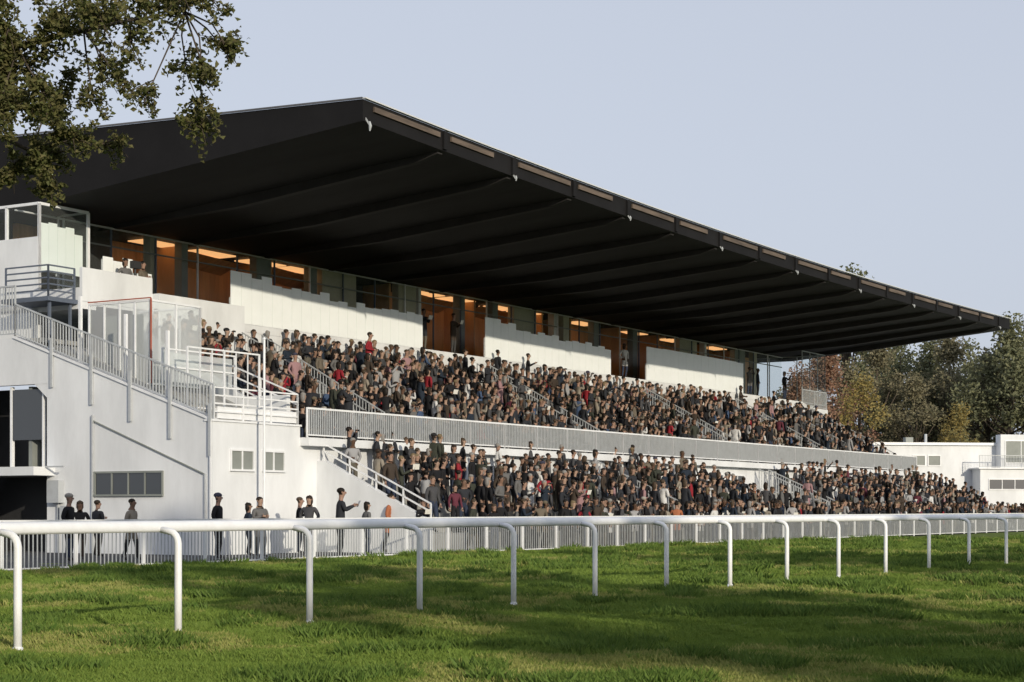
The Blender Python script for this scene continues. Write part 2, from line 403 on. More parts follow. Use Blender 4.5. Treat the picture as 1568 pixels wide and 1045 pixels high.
def window(mb, axis_, a0, a1, z0, z1, off, nm=2, gl=M_winglass, fr=M_white2):
    def P(a, d, z): return (a, off-d, z) if axis_ == 'k' else (off-d, a, z)
    def bx(a, c, d0, d1, z, zz, m):
        p = P(a, d0, z); q = P(c, d1, zz)
        mb.box(min(p[0],q[0]),max(p[0],q[0]),min(p[1],q[1]),max(p[1],q[1]),z,zz,m)
    bx(a0, a1, 0.0, 0.012, z0, z1, gl)
    f = 0.06
    bx(a0-f, a1+f, 0.0, 0.05, z1, z1+f, fr); bx(a0-f, a1+f, 0.0, 0.07, z0-f, z0, fr)
    bx(a0-f, a0, 0.0, 0.05, z0, z1, fr); bx(a1, a1+f, 0.0, 0.05, z0, z1, fr)
    for i in range(1, nm):
        x = a0+(a1-a0)*i/nm; bx(x-0.025, x+0.025, 0.012, 0.04, z0, z1, fr)
wb = MB()
window(wb, 't', 1.95, 4.65, 1.85, 2.5, 0.0, 4, fr=M_grey)
window(wb, 'k', 0.85, 1.85, 2.6, 3.15, 0.0, 2, gl=M_grey)
window(wb, 'k', 2.35, 3.35, 2.6, 3.15, 0.0, 2, gl=M_grey)
for k in (12, 15, 28, 31, 35, 37.5, 45, 52, 58): window(wb, 'k', k, k+1.6, 2.3, 3.0, 0.0, 2)
wb.obj("windows", GS)

# lower tier
lb = MB()
LT = [(-0.35-0.7*i, 2.2-0.31*i) for i in range(6)]
for i, (t_, h_) in enumerate(LT):
    lb.box(5.3, 68, t_-0.35, (0 if i == 0 else t_+0.35), -0.02, h_, M_conc)
lb.prism([(0,0),(0,2.95),(-0.3,2.95),(-4.3,1.05),(-4.3,0)], 5.05, 5.3, M_white)
lb.prism([(0,0),(0,2.75),(-0.3,2.75),(-4.3,0.95),(-4.3,0)], 68, 68.2, M_white)
for k in (22.3, 23.5, 40.3, 41.5, 56, 57.2):
    railing(lb, (k,-0.3,2.35), (k,-3.9,0.75), 1.0, M_galv, sp=0.14, bw=0.025, post=1.8, pw=0.05)
for z in (0.3, 0.55):
    lb.bar((5.17,-0.2,2.95+z),(5.17,-4.3,1.02+z),0.045,M_white2)
for q in range(5):
    a = q/4; tt = -0.2-4.1*a; zz = 2.93-1.93*a; lb.bar((5.17,tt,zz),(5.17,tt,zz+0.57),0.045,M_white2)
lb.obj("lower_terrace", GS)

# upper tier
ub = MB()
UT = [(0.65+0.75*i, 3.5+0.41*i) for i in range(9)]
for i, (t_, h_) in enumerate(UT):
    ub.box(4.3, 64.5, t_-0.375, t_+0.375, h_-0.6, h_, M_conc)
ub.prism([(0.26,3.4),(0.26,3.95),(7.0,8.1),(7.0,3.4)], 64.5, 64.7, M_white)
ub.prism([(0.26,3.42),(0.26,3.98),(7.0,7.6),(7.0,3.42)], 4.1, 4.295, M_white)
ub.box(4.2, 66, -0.35, 0.27, 3.4, 3.66, M_white)
ub.box(4.3, 64.5, 7.0, 17, 7.85, 8.15, M_white)
ub.box(4.3, 64.5, 7.02, 7.2, 6.5, 7.85, M_white)
ub.obj("upper_terrace", GS)
ub = MB()
k = 4.2
while k < 64.3:
    railing(ub, (k,-0.28,3.66), (min(k+2.4, 64.7),-0.28,3.66), 0.92, M_galv, sp=0.11, bw=0.035, post=2.4, pw=0.05, topw=0.06, mp=M_white2); k += 2.4
for k in (9.0, 10.1, 24.8, 25.9, 39.5, 40.6, 51.5, 52.6, 58.2, 64.4):
    railing(ub, (k,6.3,6.7), (k,0.9,3.75), 1.0, M_galv, sp=0.15, bw=0.022, post=1.8, pw=0.04, topw=0.04)
ub.obj("upper_balustrade", GS)

# west stair / landing structures
sb = MB()
railing(sb, (0.05,0,4.06), (0.05,8.2,6.92), 1.02, M_galv, sp=0.13, bw=0.03, post=1.6, pw=0.05, mp=M_galv)
railing(sb, (0.05,8.2,6.92), (0.05,17,6.92), 1.6, M_galv, sp=0.13, bw=0.03, post=1.6, pw=0.05, mp=M_galv)
for t_ in (0.05, 1.6, 3.2, 4.8, 6.5):
    z = 4.0+2.86*t_/8.2; sb.box(-0.08,-0.02,t_-0.05,t_+0.05,z-1.05,z+0.5,M_galv)
for t_ in (2.0, 3.7, 5.6):
    z = 4.0+2.86*t_/8.2; sb.bar((0.3,t_,z),(0.3,t_,z+2.1),0.09,M_white2)
rails_h(sb, (0.1,0.02,4.06), (4.1,0.02,4.06), 0.95, M_white2, 4)
sb.box(0.3,4.1,0.05,0.09,4.1,4.45,M_white2)
rails_h(sb, (4.1,0.02,4.06), (4.1,3,5.2), 0.95, M_white2, 3)
rails_h(sb, (0.5,2.4,5.2), (3.9,2.4,5.2), 1.1, M_white2, 2)
railing(sb, (0.5,1.4,4.4), (3.9,1.4,4.4), 1.9, M_white2, sp=0.5, bw=0.03, post=1.7)
sb.box(0.6,3.8,2.42,2.44,5.3,6.2,M_glassbox)
sb.box(3.9,4.08,0.3,7.0,4.0,5.0,M_white)
sb.prism([(1.9,4.0),(1.9,4.6),(6.8,6.6),(6.8,4.0)], 0.4, 3.9, M_conc)
sb.obj("west_stair", GS)

cb = MB()
def frame_rect(mb, pa, pb, z0, z1, nv, m, w=0.06, gm=None, nh=0, fr2=None):
    pa = Vector((*pa, 0)); pb = Vector((*pb, 0)); up = Vector((0,0,1))
    for i in range(nv+1):
        p = pa.lerp(pb, i/nv); mb.bar(p+up*z0, p+up*z1, w, m)
    mb.bar(pa+up*z1, pb+up*z1, w, fr2 or m); mb.bar(pa+up*z0, pb+up*z0, w, m)
    for j in range(nh): mb.bar(pa+up*(z0+(z1-z0)*(j+1)/(nh+1)), pb+up*(z0+(z1-z0)*(j+1)/(nh+1)), w*0.6, m)
    if gm: mb.quad([pa+up*z0, pb+up*z0, pb+up*z1, pa+up*z1], gm)
frame_rect(cb, (1.2,3.5), (1.2,6.1), 5.3, 7.9, 4, M_white2, gm=M_glassbox)
frame_rect(cb, (1.2,3.5), (3.5,3.5), 5.3, 7.9, 2, M_white2, gm=M_glassbox)
frame_rect(cb, (3.5,3.5), (3.5,6.1), 5.3, 7.9, 3, M_white2, gm=M_glassbox)
cb.bar((1.14,3.44,5.3),(1.14,3.44,7.95),0.04,M_red); cb.bar((1.14,3.44,7.97),(1.14,6.1,7.97),0.035,M_red)
cb.box(1.6,3.2,6.12,6.2,5.3,7.9,M_dark)
for k_, t_ in ((1.26,3.9),(1.26,5.0)): cb.box(k_,k_+0.05,t_,t_+0.5,5.4,7.5,M_grey)
cb.obj("stair_lobby", GS)

pb = MB()
pb.box(1.8,5.1,7.0,7.12,8.15,9.25,M_white); pb.box(1.8,1.92,7.12,9.0,8.15,8.6,M_white)
pb.box(5.1,9.6,6.7,6.82,7.6,8.72,M_white); pb.box(1.8,9.6,7.0,17,7.9,8.14,M_white)
pb.box(5.1,5.22,6.82,7.0,7.6,8.72,M_white)
pb.box(1.8,1.95,9.0,17,6.85,10.4,M_white)
pb.box(0.25,1.8,7.2,17,6.7,6.84,M_conc)
rails_h(pb, (0.6,7.3,8.2), (1.75,7.3,8.2), 1.0, M_bluegrey, 5, 0.05)
rails_h(pb, (0.6,7.3,8.2), (0.6,9.2,8.2), 1.0, M_bluegrey, 5, 0.05)
pb.box(0.5,1.8,7.2,9.3,8.05,8.19,M_bluegrey)
pb.bar((0.7,7.35,6.7),(0.7,7.35,8.05),0.08,M_bluegrey); pb.bar((1.6,7.35,6.7),(1.6,7.35,8.05),0.08,M_bluegrey)
frame_rect(pb, (1.86,9.0), (4.1,9.0), 8.15, 11.5, 1, M_white2, 0.09, gm=M_glass)
frame_rect(pb, (1.86,9.0), (1.86,12.0), 8.15, 11.5, 2, M_white2, 0.09, gm=M_glass)
frame_rect(pb, (4.1,9.0), (4.1,10.4), 8.15, 11.5, 1, M_white2, 0.06, gm=M_glass)
pb.box(4.3,5.6,8.0,8.5,8.15,8.9,M_dark); pb.tube([(4.9,7.6,8.2),(4.9,7.6,9.6)],0.04,M_dark,6); pb.box(4.75,5.1,7.5,7.7,9.6,9.85,M_dark)
pb.obj("commentary_balcony", GS)

sc = MB()
def screen(k0, k1, t_, z0, tops, th=0.03):
    n = len(tops); wdt = (k1-k0)/n
    for i, z in enumerate(tops):
        a = k0+i*wdt; sc.box(a+0.006, a+wdt-0.006, t_, t_+th, z0, z, M_screen)
    for i in range(0, n+1, 2):
        a = k0+i*wdt; sc.bar((a, t_+0.06, z0-0.1), (a, t_+0.06, z0+0.9), 0.035, M_galv)
screen(9.2, 21.6, 7.0, 8.13, [10.0,10.0,9.85,9.98,9.72,9.68,9.75,9.7,9.66,9.78,9.5,9.55,9.4,9.62,9.48,9.5,9.55,9.58,9.52,9.6,9.55])
screen(26.6, 38.6, 7.0, 8.13, [9.95,9.95,9.8,9.88,9.6,9.62,9.55,9.68,9.6,9.66,9.45,9.5,9.55,9.5,9.6,9.45,9.52,9.4])
screen(42.6, 55.2, 7.0, 8.13, [9.9]*2+[9.93]*10+[9.9])
screen(2.0, 3.95, 9.1, 9.3, [10.9,10.95,10.85,10.9,10.7])
screen(4.2, 6.6, 8.4, 9.0, [10.0,9.9,10.05,9.6,9.65])
sc.obj("windbreak_screens", GS)

ib = MB()
ib.box(4.1, 68.8, 12.4, 12.6, 8.15, 11.44, M_orange)
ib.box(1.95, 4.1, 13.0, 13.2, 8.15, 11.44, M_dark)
ib.box(4.1, 68.8, 8.0, 12.4, 8.15, 8.2, M_grey)
ib.box(66, 68.9, 8.0, 17, 7.85, 8.15, M_white)
def dp(k, m, t0=10.3, w_=0.5, z0=8.2): ib.box(k, k+w_, t0, t0+0.35, z0, 11.43, m)
for k, w_, m in ((8.6,0.35,M_beige),(10.3,0.35,M_grey),(14.7,0.9,M_grey),(18.2,0.45,M_grey),(19.0,2.4,M_beige),(24.6,1.4,M_beige),(26.2,0.2,M_white2),
                 (29.6,0.5,M_grey),(32.6,0.5,M_grey),(34.6,2.2,M_beige),(38.6,0.3,M_white2),(39.6,0.6,M_beige),(42.9,0.6,M_grey),
                 (47.5,0.6,M_grey),(53.5,2.4,M_beige),(57.0,0.3,M_white2),(61.5,1.6,M_grey),(64.5,0.5,M_beige)):
    dp(k, m, 10.3, w_)
for k in (10.6, 16, 21.7, 24.4, 31.5, 38, 41, 46.5, 51.5, 57.2, 63):
    ib.box(k, k+0.12, 10.67, 12.39, 8.2, 11.43, M_orange if k != 21.7 else M_dark)
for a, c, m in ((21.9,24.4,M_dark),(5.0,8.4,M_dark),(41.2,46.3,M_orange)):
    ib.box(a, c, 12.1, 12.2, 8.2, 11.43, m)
for k in (11.3, 16.4, 27.2, 33.2, 47):
    ib.quad([(k,11.3,11.38),(k+3.6,11.3,11.2),(k+3.6,12.3,10.8),(k,12.3,11.0)], M_orange)
ib.obj("hospitality_boxes", GS)
lb2 = MB()
for k in (8.8, 11.8, 14.9, 17.4, 26.8, 29.5, 33.4, 36, 42, 48, 53, 59):
    lb2.box(k, k+2.2, 10.7, 11.6, 11.34, 11.38, M_lamp)
lb2.obj("ceiling_lamps", GS)
gb = MB()
for i in range(28):
    a = 4.15+i*2.31; c = a+2.31
    gb.quad([(a,10.2,8.2),(c,10.2,8.2),(c,10.2,11.43),(a,10.2,11.43)], M_glass)
    gb.bar((a,10.2,8.2),(a,10.2,11.43),0.06,M_bluegrey if i % 3 else M_white2)
gb.bar((1.9,10.15,11.38),(68.9,10.15,11.38),0.07,M_edge,0.05)
gb.bar((4.1,10.2,10.75),(68.9,10.2,10.75),0.05,M_grey)
frame_rect(gb, (68.9,7.2), (68.9,13), 8.15, 11.4, 3, M_galv, 0.05, gm=M_glass)
frame_rect(gb, (64.9,7.2), (68.9,7.2), 8.15, 11.4, 3, M_galv, 0.05, gm=M_glass)
railing(gb, (64.7,7.1,7.85),(68.9,7.1,7.85),1.1,M_galv)
gb.obj("box_glazing", GS)
fb = MB()
fb.box(66, 72, 4, 17, 0, 3.9, M_white); fb.box(66,68.9,7.0,17,3.9,7.85,M_white)
fb.obj("east_block", GS)

mb = MB(); mb.tube([(0,0,0),(0,0,6.5)],[0.045,0.035],M_white2,10); mb.tube([(0,0,6.5),(0,0,6.56)],[0.06,0.03],M_white2,10); mb.tube([(0,0,0),(0,0,0.06)],[0.14,0.12],M_galv,10)
o = mb.obj("flagpole"); o.location = W(1.8,-0.5,0.03)

# ------------------------------------------------------------------ low building on the right
lbld = empty("low_white_building", (28.4, 132, 0), math.radians(8))
mb = MB()
mb.box(-3,18,0,14,0,6.2,M_white); mb.box(-3.2,18.2,-0.2,14.2,6.2,6.4,M_white2); mb.box(6.3,20,-1.6,0,0,4.4,M_white); mb.box(8.2,14,-0.9,-0.003,4.4,7.0,M_white)
mb.box(6.1,20.2,-1.8,0.0,4.4,4.5,M_white2)
mb.obj("walls", lbld)
mb = MB()
window(mb,'k',1.7,2.6,4.7,5.4,0.0,1,gl=M_grey); window(mb,'k',2.9,3.8,4.7,5.4,0.0,1,gl=M_grey); window(mb,'k',8.6,13.4,4.9,6.5,-0.9,4,gl=M_grey); window(mb,'k',7,11,2.9,3.6,-1.6,4)
railing(mb,(6.2,-1.7,4.5),(20,-1.7,4.5),0.9,M_galv)
mb.box(3,3.6,5,5.6,6.4,7.0,M_grey); mb.tube([(5,6,6.4),(5,6,7.3)],0.12,M_galv)
mb.obj("windows_and_railing", lbld)

# ------------------------------------------------------------------ trees
def leaf(mb, p, s, m, flat=False):
    a = Vector((R.gauss(0,1),R.gauss(0,1),R.gauss(0,0.7))).normalized()
    b_ = a.cross(Vector((R.gauss(0,1),R.gauss(0,1),R.gauss(0,1)))).normalized()
    c = a.cross(b_)*0.25
    mb.quad([p-a*s*.5, p+b_*s*.32+c*s, p+a*s*.5, p-b_*s*.32+c*s], m)
def make_tree(name, hgt, rad, lm, nleaf, lsize, seed, clumps=26, bare=0.25):
    global R
    keep = R; R = random.Random(seed)
    tr = MB(); th = hgt*0.3; bend = Vector((R.uniform(-.4,.4),R.uniform(-.4,.4),0))
    base_r = hgt*0.018
    top = Vector((bend.x*2,bend.y*2,hgt*0.85))
    tpts = [Vector((0,0,-0.1)), Vector((0,0,th*0.5)), Vector((bend.x,bend.y,th)), Vector((bend.x*1.6,bend.y*1.2,hgt*0.6)), top]
    tr.tube(tpts,[base_r*1.4,base_r,base_r*0.85,base_r*0.45,0.03],M_bark,8)
    cr = MB(); cs = []
    for i in range(clumps):
        z = R.uniform(bare, 0.97); prof_ = math.sin(min(1,(z-bare)/(1-bare)*1.05+0.12)*math.pi)**0.6
        a = R.random()*6.28; rr = rad*prof_*math.sqrt(R.uniform(0.15,1))
        c = Vector((rr*math.cos(a), rr*math.sin(a), z*hgt)); cr_ = rad*R.uniform(0.16,0.36)
        cs.append((c, cr_))
        st = tpts[2].lerp(top, max(0.0,min(0.9,(z-0.3)*0.9)))
        mid = st.lerp(c,0.5)+Vector((0,0,-0.4)); tr.tube([st,mid,c],[base_r*0.35,base_r*0.2,0.02],M_bark,5)
    tw = sum(c[1]**2 for c in cs)
    for c, r_ in cs:
        for i in range(int(nleaf*r_*r_/tw)):
            v = Vector((R.gauss(0,1),R.gauss(0,1),R.gauss(0,0.8))); v = v.normalized()*r_*(R.random()**0.45)*R.uniform(0.8,1.2)
            leaf(cr, c+v, lsize*R.uniform(0.7,1.4), lm)
    R = keep
    return tr.mesh(name+"_trunk", True), cr.mesh(name+"_crown")
def put_tree(name, kit, loc, s=1.0, rz=0.0):
    e = empty(name, loc, rz); e.scale = (s,s,s)
    for nm, me_ in (("trunk", kit[0]), ("crown", kit[1])):
        o = bpy.data.objects.new(nm, me_); scene.collection.objects.link(o); o.parent = e
kits = [make_tree("t%d" % i, 17, 4.8, lm, 7000, 0.32, 100+i, 44, .12) for i, lm in enumerate((L_green, L_brown, L_yellow, L_orange, L_green))]
pop = make_tree("poplar", 24, 2.1, L_green, 5200, 0.4, 300, 60, .04)  # kit for the added shade row behind the viewpoint
rr = random.Random(5)
row = [(1225,3,.78,150),(1262,3,.94,158),(1300,1,.88,165),(1320,2,.76,150),(1345,1,1.02,165),(1380,0,1.06,172),(1400,1,.8,160),(1425,4,1.06,170),(1455,1,1.05,165),(1485,0,1.08,175),(1515,1,.94,162),(1545,4,1.1,158),(1580,0,1.14,160),(1620,1,1.12,160),(1304,4,1.62,192),(1360,4,1.02,190),(1440,0,1.02,195),(1530,1,1.02,190),(1200,1,.8,180),(1170,0,.7,180),(1412,1,.97,185),(1500,2,.9,198),(1470,2,.62,152)]
for u, kk, s, y in row:
    put_tree("autumn_tree", kits[kk], ((u-784)/2700*y, y, 0), s, rr.random()*6)
# poplar row added out of view to shade the turf, gapped for sun patches
x = -24.0
while x < 84:
    gap = (30.6 < x < 41.6) or (13.6 < x < 22.2)
    if not gap:
        put_tree("shade_poplar", pop, (x, -24+rr.uniform(-1.2,1.2), 0), rr.uniform(0.92,1.06), rr.random()*6)
    elif rr.random() < 0.8:
        put_tree("shade_poplar", pop, (x, -24+rr.uniform(-1.6,1.6), 0), rr.uniform(0.42,0.55) if x > 25 else rr.uniform(0.36,0.44), rr.random()*6)
    x += rr.uniform(1.3, 1.9)
for i in range(14):
    put_tree("distant_tree", kits[rr.choice((0,1,4))], (-70+i*6+rr.uniform(-2,2), 150+rr.uniform(-10,20), 0), rr.uniform(0.7,.9), rr.random()*6)

# near oak, upper left
oak = empty("oak_tree", (0,0,0))
tr = MB(); cr = MB()
T0 = Vector((-7.4, 14.2, -0.1))
tr.tube([T0, T0+Vector((0.05,0,1.2)), T0+Vector((0.1,0.1,2.8)), T0+Vector((0.3,0,4.6)), T0+Vector((0.5,-0.1,7.0)), T0+Vector((0.4,0,9.5))], [0.42,0.3,0.27,0.22,0.12,0.03], M_bark, 12)
near = [(-3.91,5.13,.34,.9),(-3.75,4.82,.28,.9),(-3.6,5.24,.30,.85),(-3.96,4.51,.28,1),(-3.78,4.22,.24,1),(-3.46,4.33,.18,.9),(-3.78,4.0,.13,.8),(-4.1,4.15,.2,.9),
        (-3.13,5.13,.26,.3),(-2.87,5.29,.28,.34),(-2.51,5.32,.24,.4),(-2.34,5.13,.17,.42),(-2.66,4.95,.22,.3),(-2.41,4.74,.15,.4),(-2.46,4.42,.18,.8),(-2.8,4.5,.14,.45),
        (-3.23,4.87,.22,.3),(-3.03,4.68,.14,.35),(-3.3,5.35,.3,.4),(-4.3,4.8,.4,1),(-4.2,5.4,.4,1),(-3.3,4.6,.14,.35),(-2.25,5.05,.1,.3),(-2.95,4.98,.2,.25),(-3.6,4.6,.18,.8),(-2.35,5.4,.2,.35),(-2.7,5.4,.2,.4),(-3.2,4.35,.12,.5),(-3.95,4.85,.25,.9)]
rn = random.Random(3); keep = R; R = rn
hub = Vector((-4.9, 14.0, 4.9))
tr.tube([T0+Vector((0.2,0,3.6)), Vector((-6.0,14.1,4.4)), hub, Vector((-3.9,13.9,5.05)), Vector((-3.1,14.1,5.3)), Vector((-2.6,14,5.35))],[0.13,0.09,0.05,0.026,0.014,0.006],M_bark,7)
tr.tube([hub, Vector((-4.3,14.2,4.5)), Vector((-3.9,14.3,4.3)), Vector((-3.5,14.3,4.3))],[0.05,0.025,0.015,0.006],M_bark,6)
anch = [Vector((-3.9,13.9,5.05)),Vector((-3.4,14.0,5.2)),Vector((-3.1,14.1,5.3)),Vector((-2.6,14,5.35)),Vector((-3.9,14.3,4.3)),Vector((-4.3,14.2,4.5)),hub]
for x, z, r_, den in near:
    c = Vector((x, 14+rn.uniform(-0.6,0.6), z))
    a = min(anch, key=lambda q: (q-c).length)
    mid = a.lerp(c,0.5)+Vector((rn.uniform(-.06,.06),0,rn.uniform(0.0,.1)))
    tr.tube([a,mid,c,c+Vector((rn.uniform(0,.12),0,-r_*0.8))],[0.009,0.007,0.005,0.002],M_bark,5)
    for q in range(10):
        e = c+Vector((rn.gauss(0,1),rn.gauss(0,1),rn.gauss(0,1))).normalized()*r_*rn.uniform(0.6,1.35)
        s_ = c.lerp(mid, rn.random()*0.6); tr.tube([s_, s_.lerp(e,.5)+Vector((0,0,.02)), e],[0.005,0.0035,0.0015],M_bark,4)
        for w_ in range(int((85*den+14) * (r_/0.25)**1.5)):
            p = s_.lerp(e, rn.random()**0.6) + Vector((rn.gauss(0,1),rn.gauss(0,1),rn.gauss(0,1)))*r_*0.14
            leaf(cr, p, rn.uniform(0.03,0.062), L_oak)
for i in range(70):
    a = rn.random()*6.28; e = rn.uniform(-0.9,1.0); rr_ = 4.6*math.sqrt(1-e*e*0.8)*math.sqrt(rn.uniform(.1,1))
    c = Vector((-7.0+rr_*math.cos(a)*0.95, 14+rr_*math.sin(a), 7.6+e*2.6)); q = rn.uniform(.5,1.0)
    if c.z - q < 5.75 and c.x > -6.2: continue
    st = T0+Vector((0.3,0,4.0+2.5*rn.random()))
    tr.tube([st, st.lerp(c,.5)+Vector((0,0,.3)), c],[0.06,0.035,0.01],M_bark,5)
    for j in range(260):
        v = Vector((rn.gauss(0,1),rn.gauss(0,1),rn.gauss(0,1))).normalized()*q*rn.random()**.5
        leaf(cr, c+v, rn.uniform(.09,.16), L_oak)
R = keep
tr.obj("trunk_and_branches", oak, True); cr.obj("foliage", oak)

# ------------------------------------------------------------------ people
def cloth(name, cols, mul, rough=0.85):
    m = bpy.data.materials.new(name); m.use_nodes = True; t = m.node_tree; b = t.nodes["Principled BSDF"]
    b.inputs["Roughness"].default_value = rough; b.inputs["Specular IOR Level"].default_value = 0.2
    oi = t.nodes.new("ShaderNodeObjectInfo"); mu = t.nodes.new("ShaderNodeMath"); mu.operation = 'MULTIPLY'; mu.inputs[1].default_value = mul
    fr = t.nodes.new("ShaderNodeMath"); fr.operation = 'FRACT'; r = t.nodes.new("ShaderNodeValToRGB"); r.color_ramp.interpolation = 'CONSTANT'
    t.links.new(oi.outputs["Random"], mu.inputs[0]); t.links.new(mu.outputs[0], fr.inputs[0]); t.links.new(fr.outputs[0], r.inputs[0])
    els = r.color_ramp.elements; tot = sum(c[1] for c in cols); acc = 0
    for i, (c, wt) in enumerate(cols):
        if i == 0: e = els[0]
        elif i == 1: e = els[1]
        else: e = els.new(acc/tot)
        e.position = acc/tot; e.color = (*c, 1); acc += wt
    t.links.new(r.outputs[0], b.inputs["Base Color"]); return m
top_cols = [((.013,.013,.015),10),((.026,.028,.034),9),((.018,.026,.04),3.5),((.06,.06,.065),4.5),((.12,.118,.118),3),((.13,.11,.085),2.4),((.25,.22,.18),1.8),((.05,.038,.03),3.5),((.28,.28,.29),1.8),((.55,.55,.55),1.7),((.24,.02,.03),1.4),((.04,.044,.034),2.5),((.05,.08,.15),.7),((.33,.12,.06),.25),((.11,.03,.045),.8),((.3,.18,.19),.5)]
C_top = cloth("jacket_cloth", top_cols, 1.0)
C_leg = cloth("trouser_cloth", [((.015,.015,.018),5),((.03,.04,.07),5),((.05,.05,.05),3),((.11,.10,.08),1.5),((.045,.035,.03),2)], 7.37)
C_hair = cloth("hair", [((.012,.009,.007),6),((.025,.017,.012),5),((.06,.042,.028),3),((.22,.21,.2),2.5),((.16,.12,.07),1.0)], 13.7, 0.6)
C_hat = cloth("hat_cloth", [((.02,.02,.022),4),((.12,.1,.07),2),((.3,.28,.25),1),((.05,.05,.08),2)], 23.1)
C_skin = cloth("skin", [((.29,.18,.135),4),((.33,.22,.165),4),((.2,.12,.085),2),((.10,.055,.035),1)], 31.3, 0.55)
C_shoe = mat("shoe_leather", (.02,.017,.015), .5)
C_paper = mat("racecard_paper", (.7,.69,.65), .7)
C_black = mat("black_plastic", (.015,.015,.016), .3)
C_eye = mat("eye_dark", (.02,.015,.012), .3)
PM = [C_top, C_leg, C_skin, C_hair, C_shoe, C_hat, C_paper, C_black, C_eye]
def person(name, sit=False, armL=None, armR=None, coat=False, hair='short', prop=None, lean=0.0, wide=1.0, headturn=0.0, stride=0.0, shift=0.0):
    z0 = -0.46 if sit else 0.0
    def P(x,y,z):
        z += z0
        if lean and z > 0.9+z0: y -= (z-0.93-z0)*lean
        if shift: x += shift*max(0, min(1, z/1.0))*(1 if z < 1.1 else 0.7)
        return (x,y,z)
    V = []; E = []; RD = []
    def add(p, r, par=None, lab=None):
        V.append(p); RD.append(r if isinstance(r, tuple) else (r,r))
        if par is not None: E.append((par, len(V)-1, lab))
        return len(V)-1
    pel = add(P(0,0,.94),(.16*wide,.12*wide))
    wai = add(P(0,0,1.1),(.155*wide,.12*wide),pel,'top')
    che = add(P(0,0,1.3),(.185*wide,.13*wide),wai,'top')
    nkb = add(P(0,.01,1.44),(.085,.075),che,'top')
    nk = add(P(0,0,1.51),(.055,.058),nkb,'skin')
    h1 = add(P(0,-.02,1.585),(.07,.085),nk,'head')
    h2 = add(P(0,-.005,1.665),(.083,.103),h1,'head')
    h3 = add(P(0,.005,1.74),(.058,.074),h2,'head')
    arms = {1: armL, -1: armR}; hands = []
    for s in (1,-1):
        a = arms[s] or ((.24,.02,1.14),(.25,-.06,.9))
        sh = add(P(.17*s*wide,0,1.4),.07,che,'top')
        el = add(P(a[0][0]*s,a[0][1],a[0][2]),.054,sh,'top')
        wr = add(P(a[1][0]*s,a[1][1],a[1][2]),.036,el,'top')
        dv = (Vector(V[wr])-Vector(V[el])).normalized()
        ha = add(tuple(Vector(V[wr])+dv*.07),(.038,.024),wr,'skin')
        hands.append((Vector(V[ha]), dv, s))
        hp = add(P(.09*s,0,.87),.1*wide,pel,'leg')
        if sit:
            kn = add((.11*s,-.43,.5),.07,hp,'leg'); an = add((.11*s,-.42,.1),.047,kn,'leg'); to = add((.12*s,-.56,.045),.04,an,'shoe')
        else:
            kn = add((.1*s+shift*.5,-.02-stride*s*.5-(.05 if shift and s > 0 else 0),.5),.068,hp,'leg'); an = add((.1*s,.02-stride*s,.1),.046,kn,'leg'); to = add((.115*s,-.13-stride*s,.045),.04,an,'shoe')
    me = bpy.data.meshes.new(name+"_sk"); me.from_pydata(V, [(a,b) for a,b,_ in E], [])
    o = bpy.data.objects.new(name+"_sk", me); scene.collection.objects.link(o)
    md = o.modifiers.new("s",'SKIN'); md.use_smooth_shade = True; md.branch_smoothing = 0.6
    sv = me.skin_vertices[0].data
    for i, r in enumerate(RD): sv[i].radius = r; sv[i].use_root = (i == 0)
    s2 = o.modifiers.new("u",'SUBSURF'); s2.levels = 1; s2.render_levels = 1
    dg = bpy.context.evaluated_depsgraph_get(); ev = o.evaluated_get(dg); m2 = bpy.data.meshes.new_from_object(ev)
    bpy.data.objects.remove(o)
    mb = MB(); mb.mats = list(PM)
    segs = [(Vector(V[a]),Vector(V[b]),l) for a,b,l in E]
    mb.v = [tuple(v.co) for v in m2.vertices]
    hc = Vector(V[h2])
    for p in m2.polygons:
        c = p.center; best = None; bd = 9
        for a, b_, l in segs:
            ab = b_-a; tt = max(0,min(1,(c-a).dot(ab)/ab.length_squared)); d = (a+ab*tt-c).length
            if d < bd: bd = d; best = l
        if best == 'top': mi = 0
        elif best == 'leg': mi = 0 if (coat and c.z > (.62 if not sit else .4)) else 1
        elif best == 'shoe': mi = 4
        elif best == 'skin': mi = 2
        else:
            dz = c.z-hc.z; dy = c.y-hc.y
            mi = 2
            if hair == 'short' and (dz > .045 or (dy > .01 and dz > -.06)): mi = 3
            if hair == 'long' and (dz > .045 or dy > -.01): mi = 3
            if hair == 'hat' and dz > .045: mi = 5
            if hair == 'hat' and mi == 2 and dy > .02: mi = 3
        mb.f.append(tuple(p.vertices)); mb.m.append(mi)
    def blob(c, r, sx, sy, sz, mi, seg=6):
        base = len(mb.v)
        for j in range(1,5):
            ph = math.pi*j/5
            for k in range(seg):
                th = 2*math.pi*k/seg; mb.v.append((c[0]+r*sx*math.sin(ph)*math.cos(th), c[1]+r*sy*math.sin(ph)*math.sin(th), c[2]+r*sz*math.cos(ph)))
        for j in range(3):
            for k in range(seg):
                k2=(k+1)%seg; mb.f.append((base+j*seg+k,base+(j+1)*seg+k,base+(j+1)*seg+k2,base+j*seg+k2)); mb.m.append(mi)
        mb.v.append((c[0],c[1],c[2]+r*sz)); mb.v.append((c[0],c[1],c[2]-r*sz)); tp = len(mb.v)-2
        for k in range(seg):
            k2=(k+1)%seg; mb.f.append((tp,base+k,base+k2)); mb.m.append(mi); mb.f.append((tp+1,base+3*seg+k2,base+3*seg+k)); mb.m.append(mi)
    fy = hc.y-.098; hx = hc.x
